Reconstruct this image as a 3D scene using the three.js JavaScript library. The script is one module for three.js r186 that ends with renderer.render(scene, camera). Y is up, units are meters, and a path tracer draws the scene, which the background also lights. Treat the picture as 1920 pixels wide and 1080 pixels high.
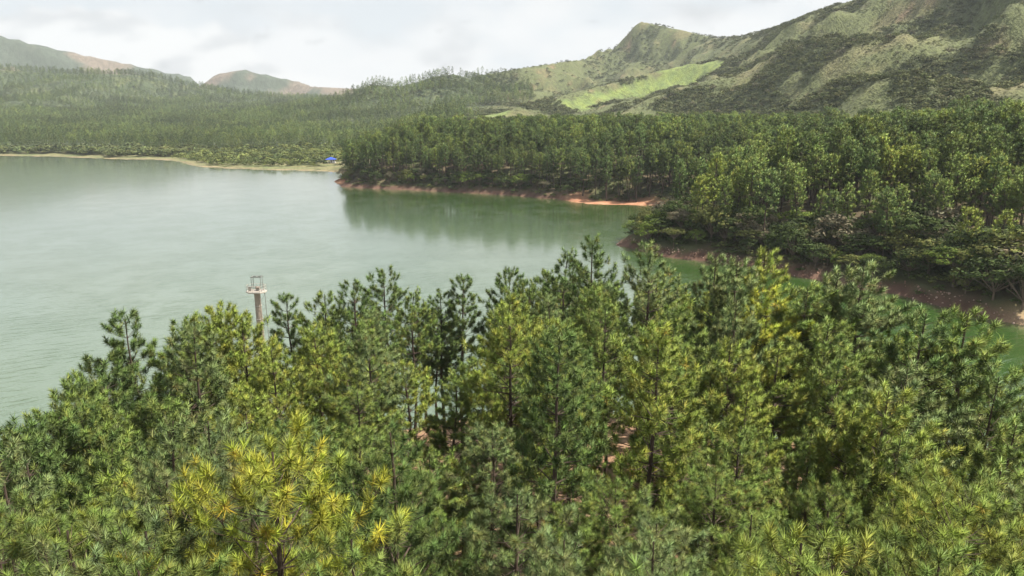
import * as THREE from 'three';
import { createNoise2D, createNoise3D } from 'simplex-noise';

// ---------------------------------------------------------------- camera, sky, sun, exposure
const scene = new THREE.Scene();
const camera = new THREE.PerspectiveCamera(2 * Math.atan(540 / 1300) * 180 / Math.PI, 16 / 9, 0.5, 9000);
camera.position.set(0, 42, 0);
camera.rotation.x = -Math.atan(325 / 1300);
const renderer = new THREE.WebGLRenderer({ antialias: true });
renderer.toneMapping = THREE.LinearToneMapping;
renderer.toneMappingExposure = 2.15;
renderer.shadowMap.enabled = true;
const sun = new THREE.DirectionalLight(new THREE.Color().setRGB(1.0, 0.93, 0.8), 5.0);
sun.name = 'sun';
sun.position.set(310, 560, -140);
sun.target.position.set(0, 0, -150);
sun.castShadow = true;
sun.shadow.mapSize.set(4096, 4096);
Object.assign(sun.shadow.camera, { left: -400, right: 400, top: 400, bottom: -400, near: 1, far: 1800 });
sun.shadow.radius = 1.5;
scene.add(sun, sun.target);

function rngOf(seed) { let a = seed >>> 0; return () => { a = (a + 0x6D2B79F5) | 0; let t = Math.imul(a ^ (a >>> 15), 1 | a); t = (t + Math.imul(t ^ (t >>> 7), 61 | t)) ^ t; return ((t ^ (t >>> 14)) >>> 0) / 4294967296; }; }
const n2 = createNoise2D(rngOf(11)), n2b = createNoise2D(rngOf(12)), n3 = createNoise3D(rngOf(13));
const fbm = (x, y, o = 4, n = n2) => { let s = 0, a = 0.5, t = 0; for (let i = 0; i < o; i++) { s += a * n(x, y); t += a; x = x * 2.03 + 17.3; y = y * 2.03 - 9.1; a *= 0.5; } return s / t; };
const ridged = (x, y, o = 3) => { let s = 0, a = 0.5, t = 0; for (let i = 0; i < o; i++) { s += a * (1 - Math.abs(n2b(x, y))); t += a; x = x * 2.1 + 5.1; y = y * 2.1 + 3.7; a *= 0.5; } return s / t; };
const sst = (a, b, x) => { const t = Math.min(1, Math.max(0, (x - a) / (b - a))); return t * t * (3 - 2 * t); };
const mix = (a, b, t) => a + (b - a) * t;
const mix3 = (a, b, t) => [mix(a[0], b[0], t), mix(a[1], b[1], t), mix(a[2], b[2], t)];
const clamp = (x, a, b) => Math.min(b, Math.max(a, x));

{ // broken bright cloud over pale blue, a bank of white cumulus low round the horizon
  const W = 2048, Hh = 1024, data = new Float32Array(W * Hh * 4);
  const BANK = [[-180, 5], [-140, 3.5], [-100, 6], [-60, 6], [-36, 6.6], [-29, 7.0], [-22, 5.8], [-14, 2.9], [-8, 2.2], [2, 2.6], [12, 4.6], [25, 6], [50, 4], [90, 6], [140, 4], [180, 5]];
  const bank = (az) => { let i = 1; while (i < BANK.length - 1 && BANK[i][0] < az) i++; return mix(BANK[i - 1][1], BANK[i][1], sst(BANK[i - 1][0], BANK[i][0], az)); }; // top of the cumulus bank, degrees
  for (let j = 0; j < Hh; j++) {
    const el = ((j + 0.5) / Hh - 0.5) * Math.PI, y = Math.sin(el), c = Math.cos(el), eld = el * 57.2958;
    for (let i = 0; i < W; i++) {
      const th = ((i + 0.5) / W - 0.5) * 2 * Math.PI, x = c * Math.cos(th), z = c * Math.sin(th), o = (j * W + i) * 4;
      let col = [0.62, 0.66, 0.7];
      if (eld > -1) {
        const az = Math.atan2(x, -z) * 57.2958;
        const k = 2 / (Math.max(y, 0) + 0.4), px = x * k, pz = z * k;
        const f = fbm(px * 0.55 + 3.1, pz * 0.55, 5), g = fbm(px * 0.9 - 4.7, pz * 0.9 + 2.2, 5, n2b);
        const blue = mix3([0.74, 0.79, 0.83], [0.58, 0.69, 0.83], sst(4, 60, eld));
        const cover = sst(-0.45, 0.15, f);
        const lit = mix3([0.9, 0.905, 0.91], [0.66, 0.675, 0.695], sst(0.08, 0.75, g) );
        col = mix3(blue, lit, cover * 0.92);
        // cumulus bank
        const q = n3(x * 9, y * 16, z * 9) * 0.9 + n3(x * 22, y * 34, z * 22) * 0.45 + n3(x * 55, y * 80, z * 55) * 0.2;
        const top = bank(az) + q * 0.75, inB = sst(0.0, 0.7, top - eld);
        const fl = fbm(x * 7 + 9, y * 18 + z * 7, 5);
        const bcol = mix3([0.93, 0.93, 0.925], [0.72, 0.735, 0.75], sst(0.05, 0.6, fl + 0.1));
        col = mix3(col, bcol, inB * 0.88);
        // small dark scud
        const sc = fbm(x * 9 - 3, y * 26 + z * 9 + 5, 5, n2b);
        col = mix3(col, [0.6, 0.615, 0.635], 0.6 * sst(0.45, 0.72, sc) * sst(0.5, 3, eld));
      }
      data[o] = col[0] * 0.485; data[o + 1] = col[1] * 0.485; data[o + 2] = col[2] * 0.485; data[o + 3] = 1;
    }
  }
  const t = new THREE.DataTexture(data, W, Hh, THREE.RGBAFormat, THREE.FloatType);
  t.mapping = THREE.EquirectangularReflectionMapping; t.magFilter = THREE.LinearFilter; t.needsUpdate = true;
  scene.background = t; scene.environment = t;
}
scene.fog = new THREE.FogExp2(new THREE.Color().setRGB(0.8, 0.88, 0.96), 0.00008);

// ---------------------------------------------------------------- helpers
const taken = new Map();
function numbered(name) { const k = taken.get(name) ?? 0; taken.set(name, k + 1); return k ? name + '_' + String(k).padStart(3, '0') : name; }
function tag(o, label, category, group, kind) { Object.assign(o.userData, { label, category }); if (group) o.userData.group = group; if (kind) o.userData.kind = kind; return o; }
function meshOf(name, geo, mat, parent) { const m = new THREE.Mesh(geo, mat); m.name = name; m.castShadow = m.receiveShadow = true; (parent ?? scene).add(m); return m; }
class Soup { // loose triangles with a colour each
  constructor() { this.p = []; this.c = []; this.n = []; }
  tri(a, b, c, col) { this.p.push(a[0], a[1], a[2], b[0], b[1], b[2], c[0], c[1], c[2]); for (let i = 0; i < 3; i++) this.c.push(col[0], col[1], col[2]); }
  tube(a, b, ra, rb, n, col) {
    const d = norm(sub(b, a)), u = norm(cross(d, Math.abs(d[1]) > 0.9 ? [1, 0, 0] : [0, 1, 0])), v = cross(d, u), A = [], B = [];
    for (let i = 0; i < n; i++) { const t = i / n * 6.28318, s = [u[0] * Math.cos(t) + v[0] * Math.sin(t), u[1] * Math.cos(t) + v[1] * Math.sin(t), u[2] * Math.cos(t) + v[2] * Math.sin(t)]; A.push(add(a, s, ra)); B.push(add(b, s, rb)); }
    for (let i = 0; i < n; i++) { const k = (i + 1) % n; this.tri(A[i], A[k], B[k], col); this.tri(A[i], B[k], B[i], col); }
  }
  geo(smooth) { const g = new THREE.BufferGeometry(); g.setAttribute('position', new THREE.BufferAttribute(new Float32Array(this.p), 3)); g.setAttribute('color', new THREE.BufferAttribute(new Float32Array(this.c), 3)); if (this.n.length === this.p.length) g.setAttribute('normal', new THREE.BufferAttribute(new Float32Array(this.n), 3)); else g.computeVertexNormals(); return g; }
}
const add = (a, b, k = 1) => [a[0] + b[0] * k, a[1] + b[1] * k, a[2] + b[2] * k], sub = (a, b) => [a[0] - b[0], a[1] - b[1], a[2] - b[2]];
const cross = (a, b) => [a[1] * b[2] - a[2] * b[1], a[2] * b[0] - a[0] * b[2], a[0] * b[1] - a[1] * b[0]];
const norm = (a) => { const l = Math.hypot(a[0], a[1], a[2]) || 1; return [a[0] / l, a[1] / l, a[2] / l]; };
function noiseTexture(size, fn, srgb) { // tileable grey texture
  const d = new Uint8Array(size * size * 4);
  for (let j = 0; j < size; j++) for (let i = 0; i < size; i++) { const v = fn(i / size, j / size), o = (j * size + i) * 4; for (let c = 0; c < 3; c++) d[o + c] = clamp(Math.round((Array.isArray(v) ? v[c] : v) * 255), 0, 255); d[o + 3] = 255; }
  const t = new THREE.DataTexture(d, size, size); t.wrapS = t.wrapT = THREE.RepeatWrapping; t.magFilter = THREE.LinearFilter; if (srgb) t.colorSpace = THREE.SRGBColorSpace; t.needsUpdate = true; return t;
}
const tileNoise = (u, v, f, seed) => { // 4-corner blend makes it tile
  const a = n2(u * f + seed, v * f), b = n2((u - 1) * f + seed, v * f), c = n2(u * f + seed, (v - 1) * f), d = n2((u - 1) * f + seed, (v - 1) * f);
  const wu = sst(0.7, 1, u), wv = sst(0.7, 1, v);
  return mix(mix(a, b, wu), mix(c, d, wu), wv);
};

// ---------------------------------------------------------------- lake outline and terrain, metres; x right, -z away from the near grove
const LAKE = [[-1500, -520], [-1000, -650], [-673, -706], [-540, -743], [-471, -724], [-396, -688], [-345, -676], [-321, -662], [-286, -613], [-261, -581], [-231, -564], [-191, -547], [-138, -532], [-124, -520], [-116, -480], [-113, -446], [-101, -419], [-81, -407], [-61, -401], [-33, -387], [-12, -379], [11, -364], [25, -354], [36, -335], [51, -333], [66, -331], [84, -318], [92, -300], [80, -275], [58, -252], [40, -238], [35, -228], [41, -217], [48, -206], [58, -200], [72, -186], [81, -177], [85, -168], [93, -163], [97, -152], [101, -141], [105, -136], [125, -118], [170, -100], [230, -50], [260, 30], [220, 110], [170, 130], [140, 120], [110, 40], [84, 0], [66, -22], [54, -46], [47, -68], [38, -84], [22, -92], [0, -93], [-20, -86], [-36, -70], [-46, -48], [-50, -20], [-60, 20], [-84, 70], [-120, 120], [-300, 200], [-700, 150], [-1500, -100]];
function shore(x, z) { // metres inland, negative out in the lake
  let best = 1e12, inside = false;
  for (let i = 0, j = LAKE.length - 1; i < LAKE.length; j = i++) {
    const ax = LAKE[j][0], az = LAKE[j][1], bx = LAKE[i][0], bz = LAKE[i][1], dx = bx - ax, dz = bz - az;
    const t = clamp(((x - ax) * dx + (z - az) * dz) / (dx * dx + dz * dz), 0, 1), ex = x - ax - t * dx, ez = z - az - t * dz, d = ex * ex + ez * ez;
    if (d < best) best = d;
    if ((az > z) !== (bz > z) && x < (bx - ax) * (z - az) / (bz - az) + ax) inside = !inside;
  }
  return (inside ? -1 : 1) * Math.sqrt(best) + 1.3 * n2(x / 13, z / 13) + 0.6 * n2(x / 4.5, z / 4.5);
}
const farFlat = (x, z) => sst(-100, -150, x) * sst(-440, -520, z);
const RIDGES = [ // crest points [x, z, height], reach to each side, steepness, ravines
  { p: [[1100, -150, 260], [620, -560, 232], [520, -745, 214], [459, -999, 192], [457, -1110, 190], [435, -1225, 180], [450, -1450, 190], [442, -1642, 210], [314, -1772, 256]], w: 430, e: 1.12, r: 0.17 },
  { p: [[442, -1642, 206], [360, -1740, 244], [314, -1772, 256], [306, -1776, 255]], w: 330, e: 0.95, r: 0.10 },
  { p: [[314, -1772, 215], [200, -1720, 172], [117, -1596, 156], [20, -1540, 138], [-72, -1498, 122]], w: 420, e: 1.1, r: 0.25 },
  { p: [[-430, -1390, 52], [-340, -1375, 66], [-263, -1375, 98], [-215, -1390, 96], [-150, -1395, 114], [-110, -1395, 118], [-60, -1440, 104]], w: 260, e: 0.8, r: 0.12 },
  { p: [[459, -1000, 140], [300, -900, 100], [190, -830, 68], [110, -760, 40]], w: 190, e: 1.0, r: 0.2 },
  { p: [[480, -780, 140], [360, -690, 92], [270, -610, 50], [210, -560, 28]], w: 190, e: 1.0, r: 0.2 },
  { p: [[435, -1225, 140], [240, -1190, 112], [90, -1080, 74], [10, -960, 52]], w: 190, e: 1.0, r: 0.22 },
  { p: [[-1900, -1500, 170], [-1500, -1700, 146], [-1266, -1800, 150], [-1100, -1900, 146], [-994, -1962, 148], [-880, -2000, 116], [-700, -2050, 90], [-480, -2080, 80]], w: 720, e: 1.25, r: 0.2 },
  { p: [[-3000, -2300, 470], [-2350, -2680, 400], [-2005, -2869, 345], [-1900, -2930, 318], [-1800, -3000, 290], [-1618, -3104, 250], [-1450, -3150, 215]], w: 620, e: 1.05, r: 0.3 },
  { p: [[-1300, -2960, 150], [-1200, -2980, 212], [-1143, -2989, 232], [-1060, -3010, 214], [-917, -3066, 182], [-772, -2899, 150], [-600, -2900, 142]], w: 330, e: 0.9, r: 0.25 },
];
function relief(x, z) {
  let best = -1e9;
  for (const R of RIDGES) {
    let bd = 1e12, bh = 0;
    for (let i = 1; i < R.p.length; i++) {
      const a = R.p[i - 1], b = R.p[i], dx = b[0] - a[0], dz = b[1] - a[1], t = clamp(((x - a[0]) * dx + (z - a[1]) * dz) / (dx * dx + dz * dz), 0, 1);
      const ex = x - a[0] - t * dx, ez = z - a[1] - t * dz, d = ex * ex + ez * ez;
      if (d < bd) { bd = d; bh = mix(a[2], b[2], t); }
    }
    const d = Math.sqrt(bd); if (d > R.w * 1.6) continue;
    const t = d / (R.w * (1 + 0.22 * n2(x / 240, z / 240 + 7)));
    if (t >= 1) continue;
    const tr = Math.sqrt(t * t + 0.006) - 0.0775;
    const rav = (1 - ridged(x / 330 + 3, z / 330, 4)) * 2.0;
    const rv2 = (1 - ridged(x / 120 + 9, z / 120 - 4, 3)) * 0.1;
    const h = bh * Math.pow(1 - tr, R.e) - bh * (R.r * rav + rv2) * Math.min(1, t * 5) * (1 - t) * 1.4;
    best = best === -1e9 ? h : Math.max(best, h) + 4 * Math.exp(-Math.abs(best - h) / 8);
  }
  return best;
}
function groundAt(x, z, s = shore(x, z)) {
  if (s < 0) return Math.max(-5, s * 0.4);
  const near = z > -112 && Math.abs(x) < 160;
  const plain = 0.055 * Math.max(0, -z - 640) + 0.02 * Math.max(0, -z - 1100);
  const fl = farFlat(x, z);
  const beach = sst(30, 12, Math.hypot(x - 46, z + 335)) + sst(14, 5, Math.hypot(x + 108, z + 438)) + sst(14, 4, Math.hypot(x - 110, z + 131));
  const bank = (near ? 0.6 : 1.5) * (1 - 0.85 * Math.min(1, beach)) * (1 - Math.exp(-s / 1.2));
  let steep = near ? 0.23 * Math.min(s, 48) : 0.3 * Math.min(s, 58) + 0.12 * clamp(s - 58, 0, 90) * sst(-330, -240, z);
  if (beach > 0) steep *= mix(1, sst(4, 30, s), Math.min(1, beach));
  const base = mix(bank + steep + plain, 0.25 * (1 - Math.exp(-s / 4)) + 0.008 * s + 0.045 * Math.max(0, s - 60), fl) + (near ? 0.25 : 0.8) * n2(x / 21, z / 21) * Math.min(1, s / 12);
  if (near || z > -330 && x < 150) return base;
  const m = relief(x, z);
  return m < -1e8 ? base : Math.max(base, m) + 5 * Math.exp(-Math.abs(base - m) / 7) * sst(-200, 30, m);
}

// ---------------------------------------------------------------- ground sheets and water
const FIELDS = [[[62, -1030], [130, -1092], [190, -1142], [236, -1178], [262, -1150], [215, -1112], [160, -1062], [100, -1005]], [[238, -1195], [300, -1205], [345, -1180], [330, -1140], [280, -1130], [246, -1165]], [[-75, -900], [-66, -1000], [-20, -1010], [0, -930]]]; // bright pasture outlines on the mountain
const inPoly = (x, z, P) => { let c = false; for (let i = 0, j = P.length - 1; i < P.length; j = i++) if ((P[i][1] > z) !== (P[j][1] > z) && x < (P[j][0] - P[i][0]) * (z - P[i][1]) / (P[j][1] - P[i][1]) + P[i][0]) c = !c; return c; };
const wildMask = (x, z) => fbm(x / 150 + 20, z / 150, 4) + 0.35 * (ridged(x / 330 + 3, z / 330, 4) < 0.62 ? 1 : 0) * 0.6; // >0: scrub, lower: grass
function groundColor(x, z, s, y) {
  const a = n2(x / 5, z / 5) * 0.5 + n2(x / 1.7, z / 1.7) * 0.5, b = fbm(x / 40, z / 40, 3), g = fbm(x / 17 + 4, z / 17, 3);
  const near = z > -112 && Math.abs(x) < 160;
  if (near) {
    let c = mix3([0.32, 0.19, 0.115], [0.44, 0.30, 0.20], sst(-0.1, 0.6, g));
    c = mix3(c, [0.17, 0.10, 0.055], sst(0.1, 0.7, a) * 0.6);
    return mix3(c, [0.10, 0.12, 0.035], sst(0.35, 0.6, b) * 0.7);
  }
  const sand = sst(32, 14, Math.hypot(x - 46, z + 335)) + sst(16, 6, Math.hypot(x + 108, z + 438)), sandPale = sst(16, 5, Math.hypot(x - 110, z + 131));
  const fl = farFlat(x, z);
  let c;
  if (z > -600 && x > -170 || s < 140) {
    const soil = mix3([0.10, 0.075, 0.04], [0.075, 0.085, 0.03], sst(-0.2, 0.3, b)), clay = mix3([0.085, 0.042, 0.028], [0.15, 0.085, 0.058], sst(-0.4, 0.5, a));
    c = mix3(clay, soil, sst(1.5, 3.2, s + a));
    c = mix3(c, mix3([0.34, 0.15, 0.08], [0.4, 0.22, 0.13], sst(-0.3, 0.4, a)), Math.min(1, sand) * sst(15, 7, s));
    c = mix3(c, [0.4, 0.28, 0.17], sandPale * sst(9, 4, s));
    const flats = mix3(mix3([0.15, 0.14, 0.062], [0.1, 0.12, 0.044], sst(-0.2, 0.4, b + 0.4 * a)), [0.22, 0.165, 0.1], sst(10, 2, s + 6 * b) * 0.8);
    c = mix3(c, flats, fl);
    if (s < 90) return c;
  }
  // hills: grass, dry grass, dark scrub, bare earth
  const w = wildMask(x, z), dry = fbm(x / 90 - 8, z / 90 + 3, 3), far = sst(-2300, -2700, z);
  let h = mix3([0.08, 0.094, 0.032], [0.118, 0.11, 0.046], sst(0, 0.5, dry));
  h = mix3(h, [0.2, 0.13, 0.08], sst(0.42, 0.62, fbm(x / 60 + 31, z / 60, 3)) * 0.8);
  h = mix3(h, [0.07, 0.085, 0.032], sst(-0.05, 0.25, w) * 0.85);
  h = mix3(h, mix3([0.13, 0.105, 0.08], [0.05, 0.065, 0.045], sst(-0.05, 0.12, fbm(x / 300, z / 300 + 5, 5))), far);
  h = mix3(h, mix3([0.05, 0.07, 0.03], [0.1, 0.115, 0.045], sst(0.1, 0.5, b)), sst(-20, -70, x + 30 * b) * sst(-2500, -2250, z));
  for (const F of FIELDS) if (inPoly(x + 9 * g + 5 * a, z + 12 * b + 4 * g, F)) h = mix3(mix3([0.15, 0.19, 0.045], [0.1, 0.14, 0.04], sst(-0.3, 0.4, g)), h, 0.55 * sst(0.0, 0.7, a + b));
  if (c) h = mix3(c, h, sst(90, 140, s));
  return h;
}
const grain = noiseTexture(512, (u, v) => 0.82 + 0.1 * tileNoise(u, v, 22, 3) + 0.09 * tileNoise(u, v, 70, 9) + 0.07 * tileNoise(u, v, 190, 4), false);
const grainBump = noiseTexture(512, (u, v) => 0.5 + 0.2 * tileNoise(u, v, 30, 13) + 0.15 * tileNoise(u, v, 90, 19) + 0.12 * tileNoise(u, v, 200, 8), false);
const soilMat = new THREE.MeshStandardMaterial({ name: 'soil and grass', vertexColors: true, map: grain, bumpMap: grainBump, bumpScale: 0.25, roughness: 0.95 });
soilMat.color.setRGB(1.2, 1.2, 1.2);
const mottle = noiseTexture(512, (u, v) => { const a = tileNoise(u, v, 9, 21), b = tileNoise(u, v, 28, 25), c = tileNoise(u, v, 80, 29); return 0.62 + 0.16 * a + 0.16 * b + 0.13 * c; }, false);
const hillMat = new THREE.MeshStandardMaterial({ name: 'rough hill grass', vertexColors: true, map: mottle, bumpMap: mottle, bumpScale: 1.6, roughness: 0.95 });
hillMat.color.setRGB(1.6, 1.6, 1.6);
const GRIDS = [];
function surfaceAt(x, z) { // height of the finest ground sheet there
  for (const G of GRIDS) if (x > G.x0 && x < G.x1 && z > G.z0 && z < G.z1) {
    const u = (x - G.x0) / G.cell, v = (z - G.z0) / G.cell, i = Math.floor(u), j = Math.floor(v), f = u - i, g = v - j, h = (a, b) => G.P[((j + b) * (G.nx + 1) + i + a) * 3 + 1];
    return mix(mix(h(0, 0), h(1, 0), f), mix(h(0, 1), h(1, 1), f), g);
  }
  return groundAt(x, z);
}
function sheet(name, x0, x1, z0, z1, cell, hole, lower, uvScale, mat = soilMat) {
  const nx = Math.round((x1 - x0) / cell), nz = Math.round((z1 - z0) / cell), P = new Float32Array((nx + 1) * (nz + 1) * 3), C = new Float32Array(P.length), U = new Float32Array((nx + 1) * (nz + 1) * 2), I = [];
  const inHole = (x, z, m) => hole && x > hole[0] + m && x < hole[1] - m && z > hole[2] + m && z < hole[3] - m;
  for (let j = 0, k = 0; j <= nz; j++) for (let i = 0; i <= nx; i++, k++) {
    const x = x0 + i * cell, z = z0 + j * cell, s = inHole(x, z, 3 * cell) ? 0 : shore(x, z), y = inHole(x, z, 3 * cell) ? 0 : groundAt(x, z, s), c = inHole(x, z, 3 * cell) ? [0, 0, 0] : groundColor(x, z, s, y);
    P.set([x, y - (inHole(x, z, 0) ? lower : 0), z], k * 3); C.set(c, k * 3); U.set([x / uvScale, z / uvScale], k * 2);
    if (i < nx && j < nz && !(inHole(x, z, cell * 1.5) && inHole(x + cell, z + cell, cell * 1.5))) I.push(k, k + nx + 1, k + 1, k + 1, k + nx + 1, k + nx + 2);
  }
  const g = new THREE.BufferGeometry();
  g.setAttribute('position', new THREE.BufferAttribute(P, 3)); g.setAttribute('color', new THREE.BufferAttribute(C, 3)); g.setAttribute('uv', new THREE.BufferAttribute(U, 2)); g.setIndex(I); g.computeVertexNormals();
  const m = meshOf(name, g, mat); m.userData.kind = 'structure'; GRIDS.push({ x0, x1, z0, z1, cell, nx, P }); return m;
}
const SHEETS = [[-200, 260, -460, 140, 2], [-1000, 1000, -2004, 204, 8], [-3400, 1800, -3700, 600, 25]];
tag(sheet('ground', ...SHEETS[0], null, 0, 9), 'reddish soil and litter of the near shore and the two headlands', 'ground', null, 'structure');
tag(sheet('terrain', ...SHEETS[1], SHEETS[0], 0.8, 83, hillMat), 'rolling valley floor and grassy lower mountain slopes round the lake', 'terrain', null, 'structure');
tag(sheet('mountains', ...SHEETS[2], SHEETS[1], 3, 190, hillMat), 'distant brown and green mountains on the skyline', 'mountains', null, 'structure');
{
  const set = []; { const R = rngOf(5); for (let i = 0; i < 12; i++) { const k = 18 + R() * 36, ang = 1.13 + (R() - 0.5) * 0.42; set.push([Math.round(k * Math.cos(ang)), Math.round(k * Math.sin(ang)), R() * 6.28, 26 / k, 0.6 + R()]); } }
  const waves = (u, v) => { // wind ripples: narrow crests, wide troughs
    let h = 0; const gust = 0.45 + 0.55 * sst(-0.5, 0.5, tileNoise(u, v, 3.2, 40)), w1 = 1.5 * tileNoise(u, v, 6, 60), w2 = tileNoise(u, v, 11, 50);
    for (const [ku, kv, ph, a, f] of set) { const q = 0.5 + 0.5 * Math.sin(6.28318 * (ku * u + kv * v) + ph + w1 * f); h += a * q * q * q * q; }
    return clamp(0.09 + 0.11 * h * gust * (0.7 + 0.6 * w2) + 0.075 * gust * tileNoise(u, v, 150, 70), 0, 1);
  };
  const bump = noiseTexture(1024, waves); bump.repeat.set(1, 1);
  const wm = new THREE.MeshPhysicalMaterial({ name: 'lake water', roughness: 0.13, ior: 3.0, clearcoat: 1, clearcoatRoughness: 0.1, bumpMap: bump, bumpScale: 0.42 });
  wm.color.setRGB(0.036, 0.082, 0.016);
  const g = new THREE.PlaneGeometry(1900, 1100, 95, 55); g.rotateX(-Math.PI / 2); g.translate(-570, 0, -300);
  const uv = g.attributes.uv, p = g.attributes.position; for (let i = 0; i < uv.count; i++) uv.setXY(i, p.getX(i) / 70, p.getZ(i) / 70);
  const w = meshOf('water', g, wm); tag(w, 'green lake water ruffled by small wind ripples', 'water', null, 'structure');
}

// ---------------------------------------------------------------- plants
const needleMat = (name, r, g, b) => { const m = new THREE.MeshPhysicalMaterial({ name, vertexColors: true, roughness: 0.9, transmission: 0.18, thickness: 0, ior: 1.3, specularIntensity: 0.35, side: THREE.DoubleSide }); m.color.setRGB(r, g, b); return m; };
const PINE_COLORS = [['yellow', needleMat('yellow pine needles', 0.32, 0.35, 0.05)], ['yellow-green', needleMat('yellow-green pine needles', 0.23, 0.275, 0.055)], ['mid-green', needleMat('green pine needles', 0.17, 0.225, 0.055)], ['dark green', needleMat('dark pine needles', 0.115, 0.168, 0.048)], ['grey-green', needleMat('grey-green pine needles', 0.172, 0.22, 0.082)]];
const barkMat = new THREE.MeshStandardMaterial({ name: 'pine bark', vertexColors: true, roughness: 0.95 });
const BARK = [0.062, 0.042, 0.032], TWIG = [0.085, 0.062, 0.045];

// A pine 20 m tall: trunk, branches in whorls, needle tufts on the shoots.
function pineShapes(seed, o) {
  const R = rngOf(seed), trunk = new Soup(), limbs = new Soup(), crown = new Soup(), H = 20, base = H * o.base;
  const bendA = R() * 6.28, bend = 0.25 + R() * 0.5;
  const spine = (y) => { const t = y / H; return [Math.cos(bendA) * bend * t * t + 0.12 * Math.sin(y * 0.5 + seed), y, Math.sin(bendA) * bend * t * t + 0.12 * Math.cos(y * 0.43 + seed)]; };
  const rad = (y) => 0.20 * Math.pow(1 - y / (H + 0.6), 0.8) + 0.015;
  for (let i = 0, n = o.seg; i < n; i++) { const a = H * i / n - (i ? 0 : 0.6), b = H * (i + 1) / n; const k = 0.75 + R() * 0.5; trunk.tube(spine(a), spine(b), rad(Math.max(a, 0)) * (i ? 1 : 1.25), rad(b), o.sides, BARK.map((c) => c * k)); }
  const tuft = (at, ax, size) => { // a dense brush of needles round the last stretch of a shoot
    const u = norm(cross(ax, [R() - 0.5, R() - 0.5, R() - 0.5])), v = cross(ax, u), k = 0.72 + R() * 0.56, warm = R(), len = size * (0.5 + 0.9 * R());
    const col = [k * (0.88 + 0.34 * warm * warm), k, k * (0.85 + 0.3 * R())], old = R() < 0.02 ? [1.45, 0.98, 0.8] : null, mid = add(at, ax, -len * 0.35);
    for (let i = 0; i < o.needles; i++) {
      const q = (i + R()) / o.needles, th = 0.15 + 1.65 * Math.pow(q, 0.7) + (R() - 0.5) * 0.3, ph = i * 2.39996 + R() * 0.8, s = Math.sin(th), c = Math.cos(th), ru = Math.cos(ph), rv = Math.sin(ph);
      const rad_ = [u[0] * ru + v[0] * rv, u[1] * ru + v[1] * rv, u[2] * ru + v[2] * rv];
      const d = norm([ax[0] * c + rad_[0] * s, ax[1] * c + rad_[1] * s - 0.07 * s, ax[2] * c + rad_[2] * s]);
      const st = add(at, ax, -len * q), L = size * (0.85 + 0.35 * R()), e = add(st, d, L), out = sub(add(st, d, L * 0.6), mid), od = out[0] * d[0] + out[1] * d[1] + out[2] * d[2];
      const n = norm([out[0] - od * d[0] + (R() - 0.5) * 0.1, out[1] - od * d[1] + (R() - 0.5) * 0.1, out[2] - od * d[2] + (R() - 0.5) * 0.1]), wv = norm(cross(n, d)), w = o.width * (0.7 + 0.6 * R()), cc = old && q > 0.5 ? old : col;
      crown.tri(add(st, wv, w), add(st, wv, -w), e, cc); const sn = norm(out), m = norm([n[0] * 0.5 + sn[0], n[1] * 0.5 + sn[1], n[2] * 0.5 + sn[2]]); crown.n.push(...m, ...m, ...m);
    }
  };
  const lean = o.lean ?? 0, whorls = o.whorls;
  for (let k = 0; k < whorls; k++) {
    const t = (k + 0.25 + 0.5 * R()) / whorls, y = base + (H - base) * Math.pow(t, 0.92) * 0.985, nb = Math.round(o.perWhorl * (0.7 + 0.6 * R()) * (t > 0.9 ? 0.6 : 1)), a0 = R() * 6.28;
    const env = o.radius * Math.pow(Math.sin(Math.PI * (0.17 + 0.81 * Math.pow(t, 0.8))), 0.68) * (0.72 + 0.5 * R());
    for (let b = 0; b < nb; b++) {
      const az = a0 + b / nb * 6.28 + (R() - 0.5) * 0.7, L = Math.max(0.45, env * (0.65 + 0.55 * R())), rise = mix(0.2, 0.8, t) + (R() - 0.5) * 0.25;
      const o0 = spine(y), dir = [Math.cos(az), 0, Math.sin(az)];
      const at = (q) => { const r = L * q; return add(add(o0, dir, r), [lean * r * 0.35 * q, r * rise * (0.35 + 0.65 * q), 0]); };
      const r0 = Math.min(rad(y) * 0.42, 0.012 + L * 0.014);
      let prev = at(0); const ns = o.bSeg; for (let i = 1; i <= ns; i++) { const nx = at(i / ns); limbs.tube(prev, nx, r0 * (1.05 - (i - 1) / ns), r0 * (1.05 - i / ns) + 0.004, 3, i === ns ? TWIG : BARK); prev = nx; }
      const m = Math.max(2, Math.round(o.tufts * L / o.radius * (0.7 + 0.6 * R())));
      for (let i = 0; i < m; i++) {
        const q = i === 0 ? 1 : 0.3 + 0.68 * Math.sqrt(R()), p = at(q), sl = (i === 0 ? 0.15 : 0.25 + 0.45 * R()) * (0.6 + 0.4 * L / 2), sa = az + (R() - 0.5) * 2.6;
        const ax = norm([Math.cos(sa) * 0.5 + lean * 0.7, 0.75 + 0.6 * R(), Math.sin(sa) * 0.5]), e = add(p, ax, sl);
        if (o.twigs && i) limbs.tube(p, e, 0.014, 0.008, 3, TWIG);
        tuft(e, ax, o.size * (0.8 + 0.4 * R()));
      }
    }
  }
  const top = spine(H); tuft(add(top, [0, -0.25, 0]), norm([lean * 0.4, 1, 0]), o.size); tuft(add(top, [0, -0.65, 0]), [0, 1, 0], o.size * 1.1);
  for (let k = 0; k < o.dead; k++) { // bare stubs below the crown
    const y = base * (0.45 + 0.6 * R()), az = R() * 6.28, L = 0.5 + R() * 1.5, p = spine(y); limbs.tube(p, add(p, [Math.cos(az) * L, L * (R() * 0.5 - 0.1), Math.sin(az) * L]), 0.02, 0.006, 3, [0.17, 0.145, 0.125]);
  }
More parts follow.
